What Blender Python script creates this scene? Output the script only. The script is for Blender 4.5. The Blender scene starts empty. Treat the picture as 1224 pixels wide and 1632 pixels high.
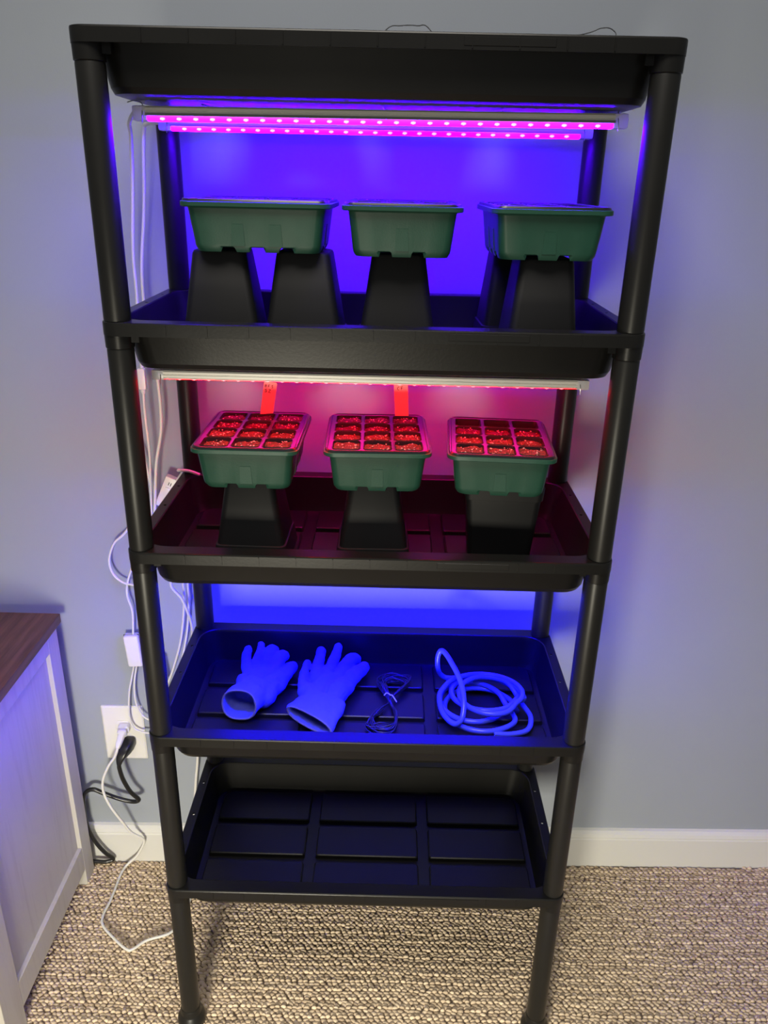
import bpy, bmesh, math, random
import numpy as np
from mathutils import Vector, Matrix, noise

S = bpy.context.scene
COL = S.collection
rnd = random.Random(7)
PI = math.pi

# ------------------------------------------------------------------ camera
CAM = Vector((0.0212, -0.9778, 1.4496))
YAW, PITCH, ROLL, FPX = -0.003785, -0.39603, 0.022432, 1268.96
fwd = Vector((math.sin(YAW) * math.cos(PITCH), math.cos(YAW) * math.cos(PITCH), math.sin(PITCH)))
r0 = Vector((math.cos(YAW), -math.sin(YAW), 0)); u0 = r0.cross(fwd)
r1 = r0 * math.cos(ROLL) + u0 * math.sin(ROLL); u1 = -r0 * math.sin(ROLL) + u0 * math.cos(ROLL)
cd = bpy.data.cameras.new('camera'); cam = bpy.data.objects.new('camera', cd); COL.objects.link(cam)
cam.matrix_world = Matrix(((r1.x, u1.x, -fwd.x, CAM.x), (r1.y, u1.y, -fwd.y, CAM.y), (r1.z, u1.z, -fwd.z, CAM.z), (0, 0, 0, 1)))
cd.sensor_fit = 'VERTICAL'; cd.sensor_height = 36; cd.lens = FPX / 1632 * 36; cd.clip_start = 0.02
S.camera = cam

# ------------------------------------------------------------------ world, lamps, exposure
S.view_settings.view_transform = 'Standard'; S.view_settings.look = 'None'
S.view_settings.exposure = 0; S.view_settings.gamma = 1; S.view_settings.use_curve_mapping = False
S.cycles.use_denoising = True
S.cycles.sample_clamp_indirect = 6
wd = bpy.data.worlds.new('world'); S.world = wd; wd.use_nodes = True
wd.node_tree.nodes['Background'].inputs[0].default_value = (0.90, 0.95, 1.0, 1)
wd.node_tree.nodes['Background'].inputs[1].default_value = 0.135

def area(name, loc, target, sx, sy, power, color, spread=180):
    l = bpy.data.lights.new(name, 'AREA'); l.shape = 'RECTANGLE'; l.size = sx; l.size_y = sy
    l.energy = power; l.color = color; l.spread = math.radians(spread)
    o = bpy.data.objects.new(name, l); COL.objects.link(o); o.location = loc
    o.rotation_euler = (Vector(target) - Vector(loc)).to_track_quat('-Z', 'Y').to_euler()
    return o
area('room_lamp', (-0.32, -1.70, 0.55), (-0.06, 0.1, -0.35), 0.34, 0.34, 23, (1.0, 0.93, 0.74), 122)
area('overhead_fill', (-0.1, -0.80, 2.5), (-0.1, -0.80, 0.0), 0.8, 0.8, 27, (1.0, 0.94, 0.84))  # unseen overhead fill, added to brighten the floor

# grow light colours and strengths (linear)
TIER_LIGHT = {1: ((0.065, 0.0, 1.0), 210), 2: ((1.0, 0.0004, 0.0015), 110), 3: ((0.003, 0.0, 1.0), 320), 4: ((1.0, 0.0, 0.30), 62)}

# ------------------------------------------------------------------ materials
def mat(name, col, rough=0.5, metal=0.0, var=0.0, vscale=30, bump=0.0, bscale=200, spec=0.5, trans=0.0, emis=None, estr=0, alpha=1, coat=0):
    m = bpy.data.materials.new(name); m.use_nodes = True
    nt = m.node_tree; b = nt.nodes['Principled BSDF']
    b.inputs['Base Color'].default_value = (*col, 1); b.inputs['Roughness'].default_value = rough
    b.inputs['Metallic'].default_value = metal; b.inputs['Specular IOR Level'].default_value = spec
    b.inputs['Transmission Weight'].default_value = trans
    b.inputs['Coat Weight'].default_value = coat
    if emis: b.inputs['Emission Color'].default_value = (*emis, 1); b.inputs['Emission Strength'].default_value = estr
    if alpha < 1: b.inputs['Alpha'].default_value = alpha
    tc = None
    if var or bump: tc = nt.nodes.new('ShaderNodeTexCoord')
    if var:
        n = nt.nodes.new('ShaderNodeTexNoise'); n.inputs['Scale'].default_value = vscale; n.inputs['Detail'].default_value = 5
        nt.links.new(tc.outputs['Object'], n.inputs['Vector'])
        mx = nt.nodes.new('ShaderNodeMix'); mx.data_type = 'RGBA'
        mx.inputs[6].default_value = tuple(max(0, c * (1 - var)) for c in col) + (1,)
        mx.inputs[7].default_value = tuple(min(1, c * (1 + var)) for c in col) + (1,)
        nt.links.new(n.outputs['Fac'], mx.inputs[0]); nt.links.new(mx.outputs[2], b.inputs['Base Color'])
    if bump:
        n2 = nt.nodes.new('ShaderNodeTexNoise'); n2.inputs['Scale'].default_value = bscale; n2.inputs['Detail'].default_value = 3
        nt.links.new(tc.outputs['Object'], n2.inputs['Vector'])
        bp = nt.nodes.new('ShaderNodeBump'); bp.inputs['Strength'].default_value = bump; bp.inputs['Distance'].default_value = 0.002
        nt.links.new(n2.outputs['Fac'], bp.inputs['Height']); nt.links.new(bp.outputs['Normal'], b.inputs['Normal'])
    return m

def woodmat(name, c1, c2, rough, axis, sc, contrast=(0.35, 0.65)):
    m = mat(name, c1, rough); nt = m.node_tree; b = nt.nodes['Principled BSDF']
    tc = nt.nodes.new('ShaderNodeTexCoord'); mp = nt.nodes.new('ShaderNodeMapping')
    s = [sc, sc, sc]; s[axis] = sc * 0.07; mp.inputs['Scale'].default_value = s
    nt.links.new(tc.outputs['Object'], mp.inputs['Vector'])
    n = nt.nodes.new('ShaderNodeTexNoise'); n.inputs['Scale'].default_value = 1; n.inputs['Detail'].default_value = 6; n.inputs['Roughness'].default_value = .65
    nt.links.new(mp.outputs[0], n.inputs['Vector'])
    cr = nt.nodes.new('ShaderNodeValToRGB'); cr.color_ramp.elements[0].position = contrast[0]; cr.color_ramp.elements[1].position = contrast[1]
    cr.color_ramp.elements[0].color = (*c1, 1); cr.color_ramp.elements[1].color = (*c2, 1)
    nt.links.new(n.outputs['Fac'], cr.inputs[0]); nt.links.new(cr.outputs[0], b.inputs['Base Color'])
    bp = nt.nodes.new('ShaderNodeBump'); bp.inputs['Strength'].default_value = .15; bp.inputs['Distance'].default_value = .001
    nt.links.new(n.outputs['Fac'], bp.inputs['Height']); nt.links.new(bp.outputs['Normal'], b.inputs['Normal'])
    return m

M = {}
M['wall'] = mat('wall_paint', (0.295, 0.325, 0.375), 0.75, var=0.04, vscale=6, bump=0.06, bscale=400)
M['white_trim'] = mat('white_trim_paint', (0.62, 0.62, 0.60), 0.4)
M['black'] = mat('black_plastic', (0.0092, 0.0090, 0.0084), 0.33, var=0.25, vscale=14, bump=0.03, bscale=260, spec=0.26)
M['post'] = mat('black_post_plastic', (0.0110, 0.0108, 0.0100), 0.38, var=0.15, vscale=20, spec=0.32)
M['pot'] = mat('matte_black_pot', (0.0055, 0.0055, 0.0065), 0.55, var=0.15, vscale=40, spec=.3)
M['green'] = mat('green_tray_plastic', (0.014, 0.062, 0.040), 0.42, var=0.12, vscale=60, bump=0.05, bscale=500, spec=.3)
M['insert'] = mat('black_cell_insert', (0.014, 0.012, 0.018), 0.30)
M['soil'] = mat('dark_soil', (0.060, 0.032, 0.026), 0.95, var=0.6, vscale=420, bump=0.8, bscale=600)
M['perlite'] = mat('perlite', (0.55, 0.52, 0.48), 0.8)
M['marker'] = mat('white_plant_marker', (0.80, 0.74, 0.74), 0.4)
M['ink'] = mat('marker_ink', (0.012, 0.01, 0.012), 0.5)
M['alu'] = mat('aluminium_housing', (0.72, 0.70, 0.65), 0.42, metal=0.2)
M['clearcap'] = mat('frosted_end_cap', (0.75, 0.75, 0.78), 0.3, trans=0.3)
M['cord'] = mat('white_cord', (0.72, 0.71, 0.68), 0.4)
M['blackcord'] = mat('black_cord', (0.012, 0.012, 0.012), 0.3)
M['whiteplastic'] = mat('white_plastic', (0.74, 0.73, 0.69), 0.35)
M['slot'] = mat('dark_slot', (0.02, 0.02, 0.02), 0.6)
M['glove'] = mat('blue_light_tinted_knit', (0.085, 0.10, 0.60), 0.85, bump=0.35, bscale=900)  # blue of the LED light put into the knit's base colour
M['hem'] = mat('dark_hem', (0.16, 0.16, 0.18), 0.8)
M['tube'] = mat('blue_light_tinted_vinyl', (0.10, 0.13, 0.66), 0.22, trans=0.2)  # clear vinyl, its base colour carrying the shelf's blue light
M['wire'] = mat('thin_black_wire', (0.02, 0.02, 0.022), 0.3)
M['steel'] = mat('steel_wire', (0.35, 0.35, 0.36), 0.3, metal=0.9)
M['carpet'] = mat('carpet_backing', (0.16, 0.12, 0.085), 0.95)
M['darkwood'] = woodmat('dark_wood_top', (0.070, 0.030, 0.018), (0.150, 0.070, 0.042), 0.42, 1, 90)
M['whitewood'] = woodmat('whitewashed_wood', (0.43, 0.405, 0.365), (0.50, 0.48, 0.44), 0.5, 2, 60, (.25, .5))
# carpet loops: per-loop colour attribute
cm = mat('carpet_loop_wool', (0.33, 0.25, 0.17), 0.9); nt = cm.node_tree
at_ = nt.nodes.new('ShaderNodeAttribute'); at_.attribute_name = 'tone'
cr = nt.nodes.new('ShaderNodeValToRGB')
cr.color_ramp.elements[0].color = (0.36, 0.27, 0.185, 1); cr.color_ramp.elements[1].color = (0.78, 0.64, 0.47, 1)
nt.links.new(at_.outputs['Fac'], cr.inputs[0]); nt.links.new(cr.outputs[0], nt.nodes['Principled BSDF'].inputs['Base Color'])
nt.nodes['Principled BSDF'].inputs['Specular IOR Level'].default_value = 0.15
M['loop'] = cm
for t, (c, s) in TIER_LIGHT.items():
    M['strip%d' % t] = mat('led_strip_glow_%s' % ['', 'magenta', 'red', 'blue', 'pink'][t], (0.1, 0.1, 0.1), 0.4, emis=c, estr=s)
    hot = {1: (2.0, 0.22, 2.0), 2: (1.6, 0.10, 0.12), 3: (0.5, 0.5, 1.6), 4: (1.0, .4, 1.0)}[t]
    M['led%d' % t] = mat('led_chip_%s' % ['', 'magenta', 'red', 'blue', 'pink'][t], (0.9, 0.9, 0.9), 0.4, emis=hot, estr=3)

# ------------------------------------------------------------------ helpers
def link(o): COL.objects.link(o); return o
def tag(o, label, cat, group=None, kind=None):
    if label: o['label'] = label
    if cat: o['category'] = cat
    if group: o['group'] = group
    if kind: o['kind'] = kind
    return o
def empty(name, loc=(0, 0, 0), rz=0):
    o = bpy.data.objects.new(name, None); o.empty_display_size = .05; o.location = loc; o.rotation_euler = (0, 0, rz)
    return link(o)
def obj(name, bm, m, parent=None, smooth=True, angle=0.6):
    if isinstance(bm, bmesh.types.BMesh):
        bmesh.ops.recalc_face_normals(bm, faces=bm.faces)
        me = bpy.data.meshes.new(name); bm.to_mesh(me); bm.free()
    else: me = bm
    if m is not None and not me.materials: me.materials.append(m)
    if smooth:
        me.polygons.foreach_set('use_smooth', [True] * len(me.polygons))
        try: me.set_sharp_from_angle(angle=angle)
        except Exception: pass
    o = bpy.data.objects.new(name, me); link(o)
    if parent: o.parent = parent
    return o
def copy_tree(o, parent=None):
    c = o.copy(); COL.objects.link(c); c.parent = parent
    for ch in list(o.children): copy_tree(ch, c)
    return c
def box(bm, x0, x1, y0, y1, z0, z1, bev=0, seg=2):
    vs = [bm.verts.new(p) for p in ((x0, y0, z0), (x1, y0, z0), (x1, y1, z0), (x0, y1, z0), (x0, y0, z1), (x1, y0, z1), (x1, y1, z1), (x0, y1, z1))]
    fs = [bm.faces.new([vs[i] for i in f]) for f in ((0, 3, 2, 1), (4, 5, 6, 7), (0, 1, 5, 4), (1, 2, 6, 5), (2, 3, 7, 6), (3, 0, 4, 7))]
    if bev:
        es = list({e for f in fs for e in f.edges})
        bmesh.ops.bevel(bm, geom=es, offset=bev, segments=seg, affect='EDGES', profile=.6)
    return vs
def boxm(*a, **k): bm = bmesh.new(); box(bm, *a, **k); return bm
def rrect(cx, cy, hx, hy, r, n=6, sx=(), sy=()):
    """rounded rectangle, counter-clockwise; sx / sy: extra points (-1..1 of the straight run) on the x / y sides"""
    pts = []
    def arc(ax, ay, a0):
        for i in range(n + 1):
            a = a0 + PI / 2 * i / n; pts.append((ax + r * math.cos(a), ay + r * math.sin(a)))
    lx, ly = hx - r, hy - r
    for t in sx: pts.append((cx + t * lx, cy - hy))
    arc(cx + lx, cy - ly, -PI / 2)
    for t in sy: pts.append((cx + hx, cy + t * ly))
    arc(cx + lx, cy + ly, 0)
    for t in sx: pts.append((cx - t * lx, cy + hy))
    arc(cx - lx, cy + ly, PI / 2)
    for t in sy: pts.append((cx - hx, cy - t * ly))
    arc(cx - lx, cy - ly, PI)
    return pts
def loft(bm, loops, cap0=True, cap1=True, close=False):
    rings = [[bm.verts.new(p) for p in L] for L in loops]
    n = len(rings[0])
    seq = list(zip(rings, rings[1:])) + ([(rings[-1], rings[0])] if close else [])
    for a, b in seq:
        for i in range(n):
            j = (i + 1) % n
            bm.faces.new((a[i], a[j], b[j], b[i]))
    if cap0: bm.faces.new(list(reversed(rings[0])))
    if cap1: bm.faces.new(rings[-1])
    return rings
def L3(pts, z): return [(x, y, z) for x, y in pts]
def cyl(bm, x, y, prof, n=28):
    loops = [[(x + r * math.cos(2 * PI * i / n), y + r * math.sin(2 * PI * i / n), z) for i in range(n)] for r, z in prof]
    loft(bm, loops)
def catmull(pts, per=8, closed=False):
    P = [Vector(p) for p in pts]; out = []
    n = len(P)
    rng = range(n) if closed else range(n - 1)
    for i in rng:
        if closed: a, b, c, d = P[i - 1], P[i], P[(i + 1) % n], P[(i + 2) % n]
        else: a, b, c, d = P[max(i - 1, 0)], P[i], P[i + 1], P[min(i + 2, n - 1)]
        for k in range(per):
            t = k / per
            out.append(0.5 * ((2 * b) + (c - a) * t + (2 * a - 5 * b + 4 * c - d) * t * t + (3 * b - a - 3 * c + d) * t ** 3))
    if not closed: out.append(P[-1])
    return out
def tube(bm, path, r, n=8, closed=False, rr=None):
    path = [Vector(p) for p in path]
    t0 = (path[1] - path[0]).normalized()
    up = Vector((0, 0, 1)) if abs(t0.z) < .9 else Vector((1, 0, 0))
    nrm = (up - t0 * up.dot(t0)).normalized()
    rings = []
    N = len(path)
    for i, p in enumerate(path):
        t = (path[(i + 1) % N if closed else min(i + 1, N - 1)] - path[i - 1 if (closed or i > 0) else 0])
        t = t.normalized() if t.length > 1e-9 else t0
        nrm = (nrm - t * nrm.dot(t)); nrm = nrm.normalized() if nrm.length > 1e-6 else up
        bn = t.cross(nrm)
        ra = rr[i] if rr else r
        rings.append([p + (nrm * math.cos(2 * PI * k / n) + bn * math.sin(2 * PI * k / n)) * ra for k in range(n)])
    loft(bm, rings, not closed, not closed, closed)
def tubeobj(name, pts, r, m, parent=None, per=8, n=8, closed=False):
    bm = bmesh.new(); tube(bm, catmull(pts, per, closed), r, n, closed)
    return obj(name, bm, m, parent, angle=1.2)

# ------------------------------------------------------------------ room shell
WY0, WS = 0.4083, 0.0182
def wy(x, off=0): return WY0 + WS * x - off
WANG = math.atan(WS)
def wallobj(name, bm, m, parent=None, kind=None, **k):
    o = obj(name, bm, m, parent, **k)
    if parent is None: o.location = (0, WY0, 0); o.rotation_euler = (0, 0, WANG)
    if kind: o['kind'] = kind
    return o
wallobj('wall_back', boxm(-2.2, 2.2, 0, 0.1, -0.02, 2.6), M['wall'], kind='structure', smooth=False)
fl = obj('floor', boxm(-2.2, 2.2, -2.6, 0.5, -0.03, 0.0), M['carpet'], smooth=False); fl['kind'] = 'structure'
bb = bmesh.new()
prof = [(0, 0.0), (-0.014, 0.0), (-0.014, 0.080), (-0.0125, 0.084), (-0.0135, 0.086), (-0.011, 0.094), (-0.006, 0.1005), (0, 0.1032)]
loft(bb, [[(x, y, z) for y, z in prof] for x in (-2.2, 2.2)])
wallobj('baseboard_back', bb, M['white_trim'], kind='structure', smooth=False)

# carpet loops (one mesh of real loops)
def carpet():
    g = np.random.RandomState(3)
    px, py = 0.0112, 0.0060
    xs = np.arange(-1.15, 1.15, px); ys = np.arange(-0.42, 0.414, py)
    X, Y = np.meshgrid(xs, ys); R = np.repeat(np.arange(len(ys))[:, None], len(xs), 1)
    prim = (R % 3 == 0)
    X = X + np.where(prim, 0, 0.5 * px * ((R % 2) * 2 - 1) * .5) + g.normal(0, .0011, X.shape) + (R // 3 % 2) * px * .45
    X = X + 0.004 * np.sin(Y * 60)
    Y = Y + g.normal(0, .0006, X.shape) + 0.0022 * np.sin(X * 7 + 1) + 0.0012 * np.sin(X * 23 + Y * 9)
    sx = np.where(prim, .0058, .0068) * g.uniform(.85, 1.15, X.shape)
    sy = np.where(prim, .0034, .0040) * g.uniform(.85, 1.15, X.shape)
    sz = np.where(prim, .0060, .0044) * g.uniform(.8, 1.15, X.shape)
    an = np.where(prim, g.normal(0, .16, X.shape), g.normal(-.22, .30, X.shape))
    tone = np.clip(np.where(prim, .62, .42) + g.normal(0, .16, X.shape) + .12 * np.sin(X * 3.1 + 2) * np.sin(Y * 5), 0, 1)
    keep = np.ones(X.shape, bool); keep &= (Y < WY0 + WS * X - .0155)
    X, Y, sx, sy, sz, an, tone = [a[keep] for a in (X, Y, sx, sy, sz, an, tone)]
    n = len(X); A = 7
    th = np.arange(A) * 2 * PI / A
    base = []
    for (r, z) in ((1.0, 0.0), (.93, .45), (.6, .85)): base += [(r * math.cos(t), r * math.sin(t), z) for t in th]
    base.append((0, 0, 1.0)); base = np.array(base)
    V = base[None] * np.stack([sx, sy, sz], 1)[:, None, :]
    c, s = np.cos(an)[:, None], np.sin(an)[:, None]
    x = V[..., 0] * c - V[..., 1] * s + X[:, None]; y = V[..., 0] * s + V[..., 1] * c + Y[:, None]
    co = np.stack([x, y, V[..., 2]], -1).reshape(-1, 3)
    F = []
    for k in range(2):
        for i in range(A):
            j = (i + 1) % A; F.append((k * A + i, k * A + j, (k + 1) * A + j, (k + 1) * A + i))
    F = np.array(F); T = np.array([(2 * A + i, 2 * A + (i + 1) % A, 3 * A) for i in range(A)])
    nv = len(base); off = (np.arange(n) * nv)[:, None, None]
    q = (F[None] + off).reshape(-1); t = (T[None] + off).reshape(-1)
    me = bpy.data.meshes.new('carpet_loops')
    me.vertices.add(n * nv); me.vertices.foreach_set('co', co.ravel())
    me.loops.add(len(q) + len(t)); me.loops.foreach_set('vertex_index', np.concatenate([q, t]))
    nq, ntr = n * len(F), n * len(T)
    me.polygons.add(nq + ntr)
    me.polygons.foreach_set('loop_start', np.concatenate([np.arange(nq) * 4, nq * 4 + np.arange(ntr) * 3]))
    me.polygons.foreach_set('use_smooth', np.ones(nq + ntr, bool))
    me.update(); me.validate()
    a = me.attributes.new('tone', 'FLOAT', 'POINT'); a.data.foreach_set('value', np.repeat(tone, nv))
    me.materials.append(M['loop'])
    o = bpy.data.objects.new('carpet_loops', me); link(o); o.parent = fl; o['kind'] = 'stuff'
carpet()

# ------------------------------------------------------------------ plant rack
LV = {5: .3513, 4: .6640, 3: .9731, 2: 1.2822, 1: 1.5950}
CX, CY = -0.0005, 0.167
PXS, PYF, PYB = 0.316, 0.016, 0.323
rack = empty('plant_rack', (CX, CY, 0))
tag(rack, 'tall black plastic five-shelf rack of deep trays on round posts', 'shelving')
def tray_mesh():
    """rim top at z=0, centred on x=y=0"""
    SX = tuple(np.linspace(-1, 1, 9)[1:-1]); SY = tuple(np.linspace(-1, 1, 5)[1:-1])
    def O(r, d=0): return rrect(0, 0, .3345 - d, .171 - d, r, 6, SX, SY)
    def I(dx, dy=None, r=.034): return rrect(0, 0, .317 - dx, .1455 - (dx if dy is None else dy), r, 6, SX, SY)
    bm = bmesh.new()
    loops = [L3(I(.020, .016, .026), -.0645), L3(I(.0125, .0085, .030), -.0625), L3(I(.0088, .0048, .033), -.056), L3(I(-.0020, -.0020, .036), -.006),
             L3(I(-.0030, -.0030, .037), -.0025), L3(O(.019, .0030), -.0025), L3(O(.019, .0030), -.0165), L3(O(.021, .0), -.0165),
             L3(O(.021, .0), -.0020), L3(O(.0195, .0006), -.0006), L3(O(.018, .002), 0.0), L3(I(-.0015, -.0015, .0355), 0.0), L3(I(0), -.0012),
             L3(I(.0100, .0065, .031), -.052), L3(I(.0140, .0100, .029), -.0605), L3(I(.0200, .0160, .024), -.0620)]
    loft(bm, loops)
    bmesh.ops.recalc_face_normals(bm, faces=bm.faces)
    me = bpy.data.meshes.new('shelf_tray'); bm.to_mesh(me); bm.free()
    # screw holes through the side rims
    cut = bmesh.new()
    for sx in (-1, 1):
        for y in (-.082, .002, .086): cyl(cut, sx * .3245, y, [(.0024, -.008), (.0024, .004)], 12)
    cme = bpy.data.meshes.new('cut'); cut.to_mesh(cme); cut.free()
    a = link(bpy.data.objects.new('a', me)); c = link(bpy.data.objects.new('c', cme))
    md = a.modifiers.new('b', 'BOOLEAN'); md.operation = 'DIFFERENCE'; md.object = c; md.solver = 'EXACT'; md.use_self = True
    dg = bpy.context.evaluated_depsgraph_get()
    m2 = bpy.data.meshes.new_from_object(a.evaluated_get(dg))
    bpy.data.objects.remove(a); bpy.data.objects.remove(c)
    m2.name = 'shelf_tray'
    if len(m2.polygons) < 300: m2 = me
    ex = bmesh.new()
    # fine ribs on the front and back lip
    for s, y in ((-1, -.171), (1, .171)):
        for k in range(-5, 6):
            x = k * .0505
            box(ex, x - .0006, x + .0006, y - .0011, y + .0011, -.0150, -.0025)
        box(ex, .092, .19, y - .0007, y + .0007, -.0125, -.0040, .0003, 1)
    # collars and gussets that take the posts
    for sx in (-1, 1):
        for y in (PYF - CY, PYB - CY):
            cyl(ex, sx * PXS, y, [(.0165, -.0025), (.0182, -.004), (.0176, -.0325), (.0168, -.0332)], 28)
            box(ex, min(sx * .302, sx * .290), max(sx * .302, sx * .290), y * 1.03 - .002, y * 1.03 + .002, -.026, -.003)
    bmesh.ops.recalc_face_normals(ex, faces=ex.faces); ex.from_mesh(m2); ex.to_mesh(m2); ex.free()
    m2.materials.clear(); m2.materials.append(M['black'])
    m2.polygons.foreach_set('use_smooth', [True] * len(m2.polygons)); m2.set_sharp_from_angle(angle=.30)
    return m2
def crect(hx, hy, rs, n=5):
    """rectangle with its own radius at each corner (-x-y, +x-y, +x+y, -x+y)"""
    pts = []
    for (sx, sy), r, a0 in zip(((-1, -1), (1, -1), (1, 1), (-1, 1)), rs, (PI, 1.5 * PI, 0, PI / 2)):
        for i in range(n + 1):
            a = a0 + PI / 2 * i / n; pts.append((sx * (hx - r) + r * math.cos(a), sy * (hy - r) + r * math.sin(a)))
    return pts
def pad_mesh(w, d, rs):
    bm = bmesh.new()
    loft(bm, [L3(crect(w / 2, d / 2, rs), -.0622), L3(crect(w / 2 - .0012, d / 2 - .0012, rs), -.0555),
              L3(crect(w / 2 - .0030, d / 2 - .0030, [r * .9 for r in rs]), -.0540)], cap0=False)
    me = bpy.data.meshes.new('floor_panel'); bmesh.ops.recalc_face_normals(bm, faces=bm.faces); bm.to_mesh(me); bm.free()
    me.materials.append(M['black']); me.polygons.foreach_set('use_smooth', [True] * len(me.polygons)); me.set_sharp_from_angle(angle=.5)
    return me
TM = tray_mesh()
xs3 = ((-.293, -.1150), (-.0960, .0945), (.1135, .2935)); ys3 = ((.036, .1175), (.1305, .2030), (.2165, .292))
PMESH = {(i, j): pad_mesh(xs3[i][1] - xs3[i][0], ys3[j][1] - ys3[j][0], [.020 if (i, j) == c else .004 for c in ((0, 0), (2, 0), (2, 2), (0, 2))]) for i in range(3) for j in range(3)}
for lv in range(1, 6):
    t = bpy.data.objects.new('shelf_tray', TM); link(t); t.parent = rack; t.location = (0, 0, LV[lv])
    for (i, j), me in PMESH.items():
        p = bpy.data.objects.new('floor_panel', me); link(p); p.parent = t
        p.location = ((xs3[i][0] + xs3[i][1]) / 2 - CX, (ys3[j][0] + ys3[j][1]) / 2 - CY, 0)
        # screw_holes are cut into the rim of the tray
pm = {}
zs = [(LV[k] + .0003, LV[k - 1] - .0315) for k in (2, 3, 4, 5)] + [(.034, LV[5] - .0315)]
for z0, z1 in zs:
    for sx in (-1, 1):
        for y in (PYF, PYB):
            key = round(z1 - z0, 4)
            if key not in pm:
                bm = bmesh.new(); h = z1 - z0
                cyl(bm, 0, 0, [(.0163, 0), (.0166, .003), (.0166, h - .004), (.0158, h)], 32)
                me = bpy.data.meshes.new('post'); bmesh.ops.recalc_face_normals(bm, faces=bm.faces); bm.to_mesh(me); bm.free()
                me.materials.append(M['post']); me.polygons.foreach_set('use_smooth', [True] * len(me.polygons)); me.set_sharp_from_angle(angle=.7)
                pm[key] = me
            o = bpy.data.objects.new('post', pm[key]); link(o); o.parent = rack; o.location = (sx * PXS, y - CY, z0)
fb = bmesh.new()
cyl(fb, 0, 0, [(.0235, 0.002), (.0250, .006), (.0252, .014), (.0235, .021), (.0190, .0265), (.0180, .029), (.0182, .040), (.0170, .043)], 28)
foot = obj('foot', fb, M['post'], rack)
foot.location = (-PXS, PYF - CY, 0.004)
for sx, y in ((1, PYF), (-1, PYB), (1, PYB)):
    o = foot.copy(); link(o); o.location = (sx * PXS, y - CY, 0.004)

# ------------------------------------------------------------------ grow lights
def grow_light(tier, y, x0, x1, ztop, tilt, label, dif=.0066, ledz=-.0136):
    cx = (x0 + x1) / 2; w = x1 - x0
    root = empty('grow_light', (cx, y, ztop)); root.rotation_euler = (0, tilt, 0)
    tag(root, label, 'grow light', 'led grow lights under the trays')
    h = w / 2; fw = .0145 if dif > .006 or tier != 2 else .0092  # flange half-width, added to keep strip light off the tray underside
    bm = bmesh.new()   # extruded housing with two grooves along its side
    pr = [(-.0085, -.0098), (-.0085, -.0062), (-.0076, -.0057), (-.0076, -.0050), (-.0085, -.0045), (-.0085, -.0020), (-.0070, 0), (.0070, 0), (.0085, -.0020), (.0085, -.0098), (fw, -.0104), (fw, -.0110), (-fw, -.0110), (-fw, -.0104)]
    loft(bm, [[(x, yy, z) for yy, z in pr] for x in (-h + .016, h - .016)])
    obj('housing', bm, M['alu'], root, smooth=False)
    bm = bmesh.new()
    pr = [(.0072 * math.cos(a), -.0100 + dif * math.sin(a)) for a in [-PI * k / 10 for k in range(11)]]
    loft(bm, [[(x, yy, z) for yy, z in pr] for x in (-h + .018, h - .018)])
    obj('diffuser', bm, M['strip%d' % tier], root)
    for s in (-1, 1):
        bm = bmesh.new()
        box(bm, min(s * h, s * (h - .018)), max(s * h, s * (h - .018)), -.0088, .0088, -.0105 - dif * .9, .0004, .003)
        obj('end_cap', bm, M['clearcap'], root)
        hk = tubeobj('wire_hook', [(s * (h - .012), -.0095, -.019), (s * (h - .013), -.0100, -.008), (s * (h - .012), -.002, .002), (s * (h - .004), -.001, .006), (s * (h + .006), -.002, .004)], .0006, M['steel'], root, per=4, n=5)
    # led chips
    bm = bmesh.new(); bmesh.ops.create_icosphere(bm, subdivisions=1, radius=1)
    for v in bm.verts: v.co = Vector((v.co.x * .0036, v.co.y * .0020, v.co.z * .0020))
    first = obj('led', bm, M['led%d' % tier], root)
    n = 27; first.location = (-h + .036, -.0060 if dif > .006 else 0, ledz)
    for k in range(1, n):
        o = first.copy(); link(o); o.location = (-h + .036 + (w - .072) * k / (n - 1), first.location.y, ledz)
    return root
grow_light(1, .095, -.297, .300, 1.5262, -.005, 'magenta glowing light bar hanging in front under the top tray')
grow_light(1, .240, -.306, .292, 1.5218, -.002, 'magenta glowing light bar hanging behind the front bar under the top tray')
grow_light(2, .095, -.303, .292, 1.2040, .001, 'red glowing light bar with white housing under the second tray', .0032, -.0128)
grow_light(4, .262, -.303, .292, 1.2060, .001, 'pink glowing light bar at the wall side under the second tray', .0040, -.0136)
grow_light(3, .095, -.300, .295, .9020, 0, 'blue glowing light bar in front under the middle tray')
grow_light(3, .262, -.300, .295, .9020, 0, 'blue glowing light bar at the wall side under the middle tray', .0040, -.0136)

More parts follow.
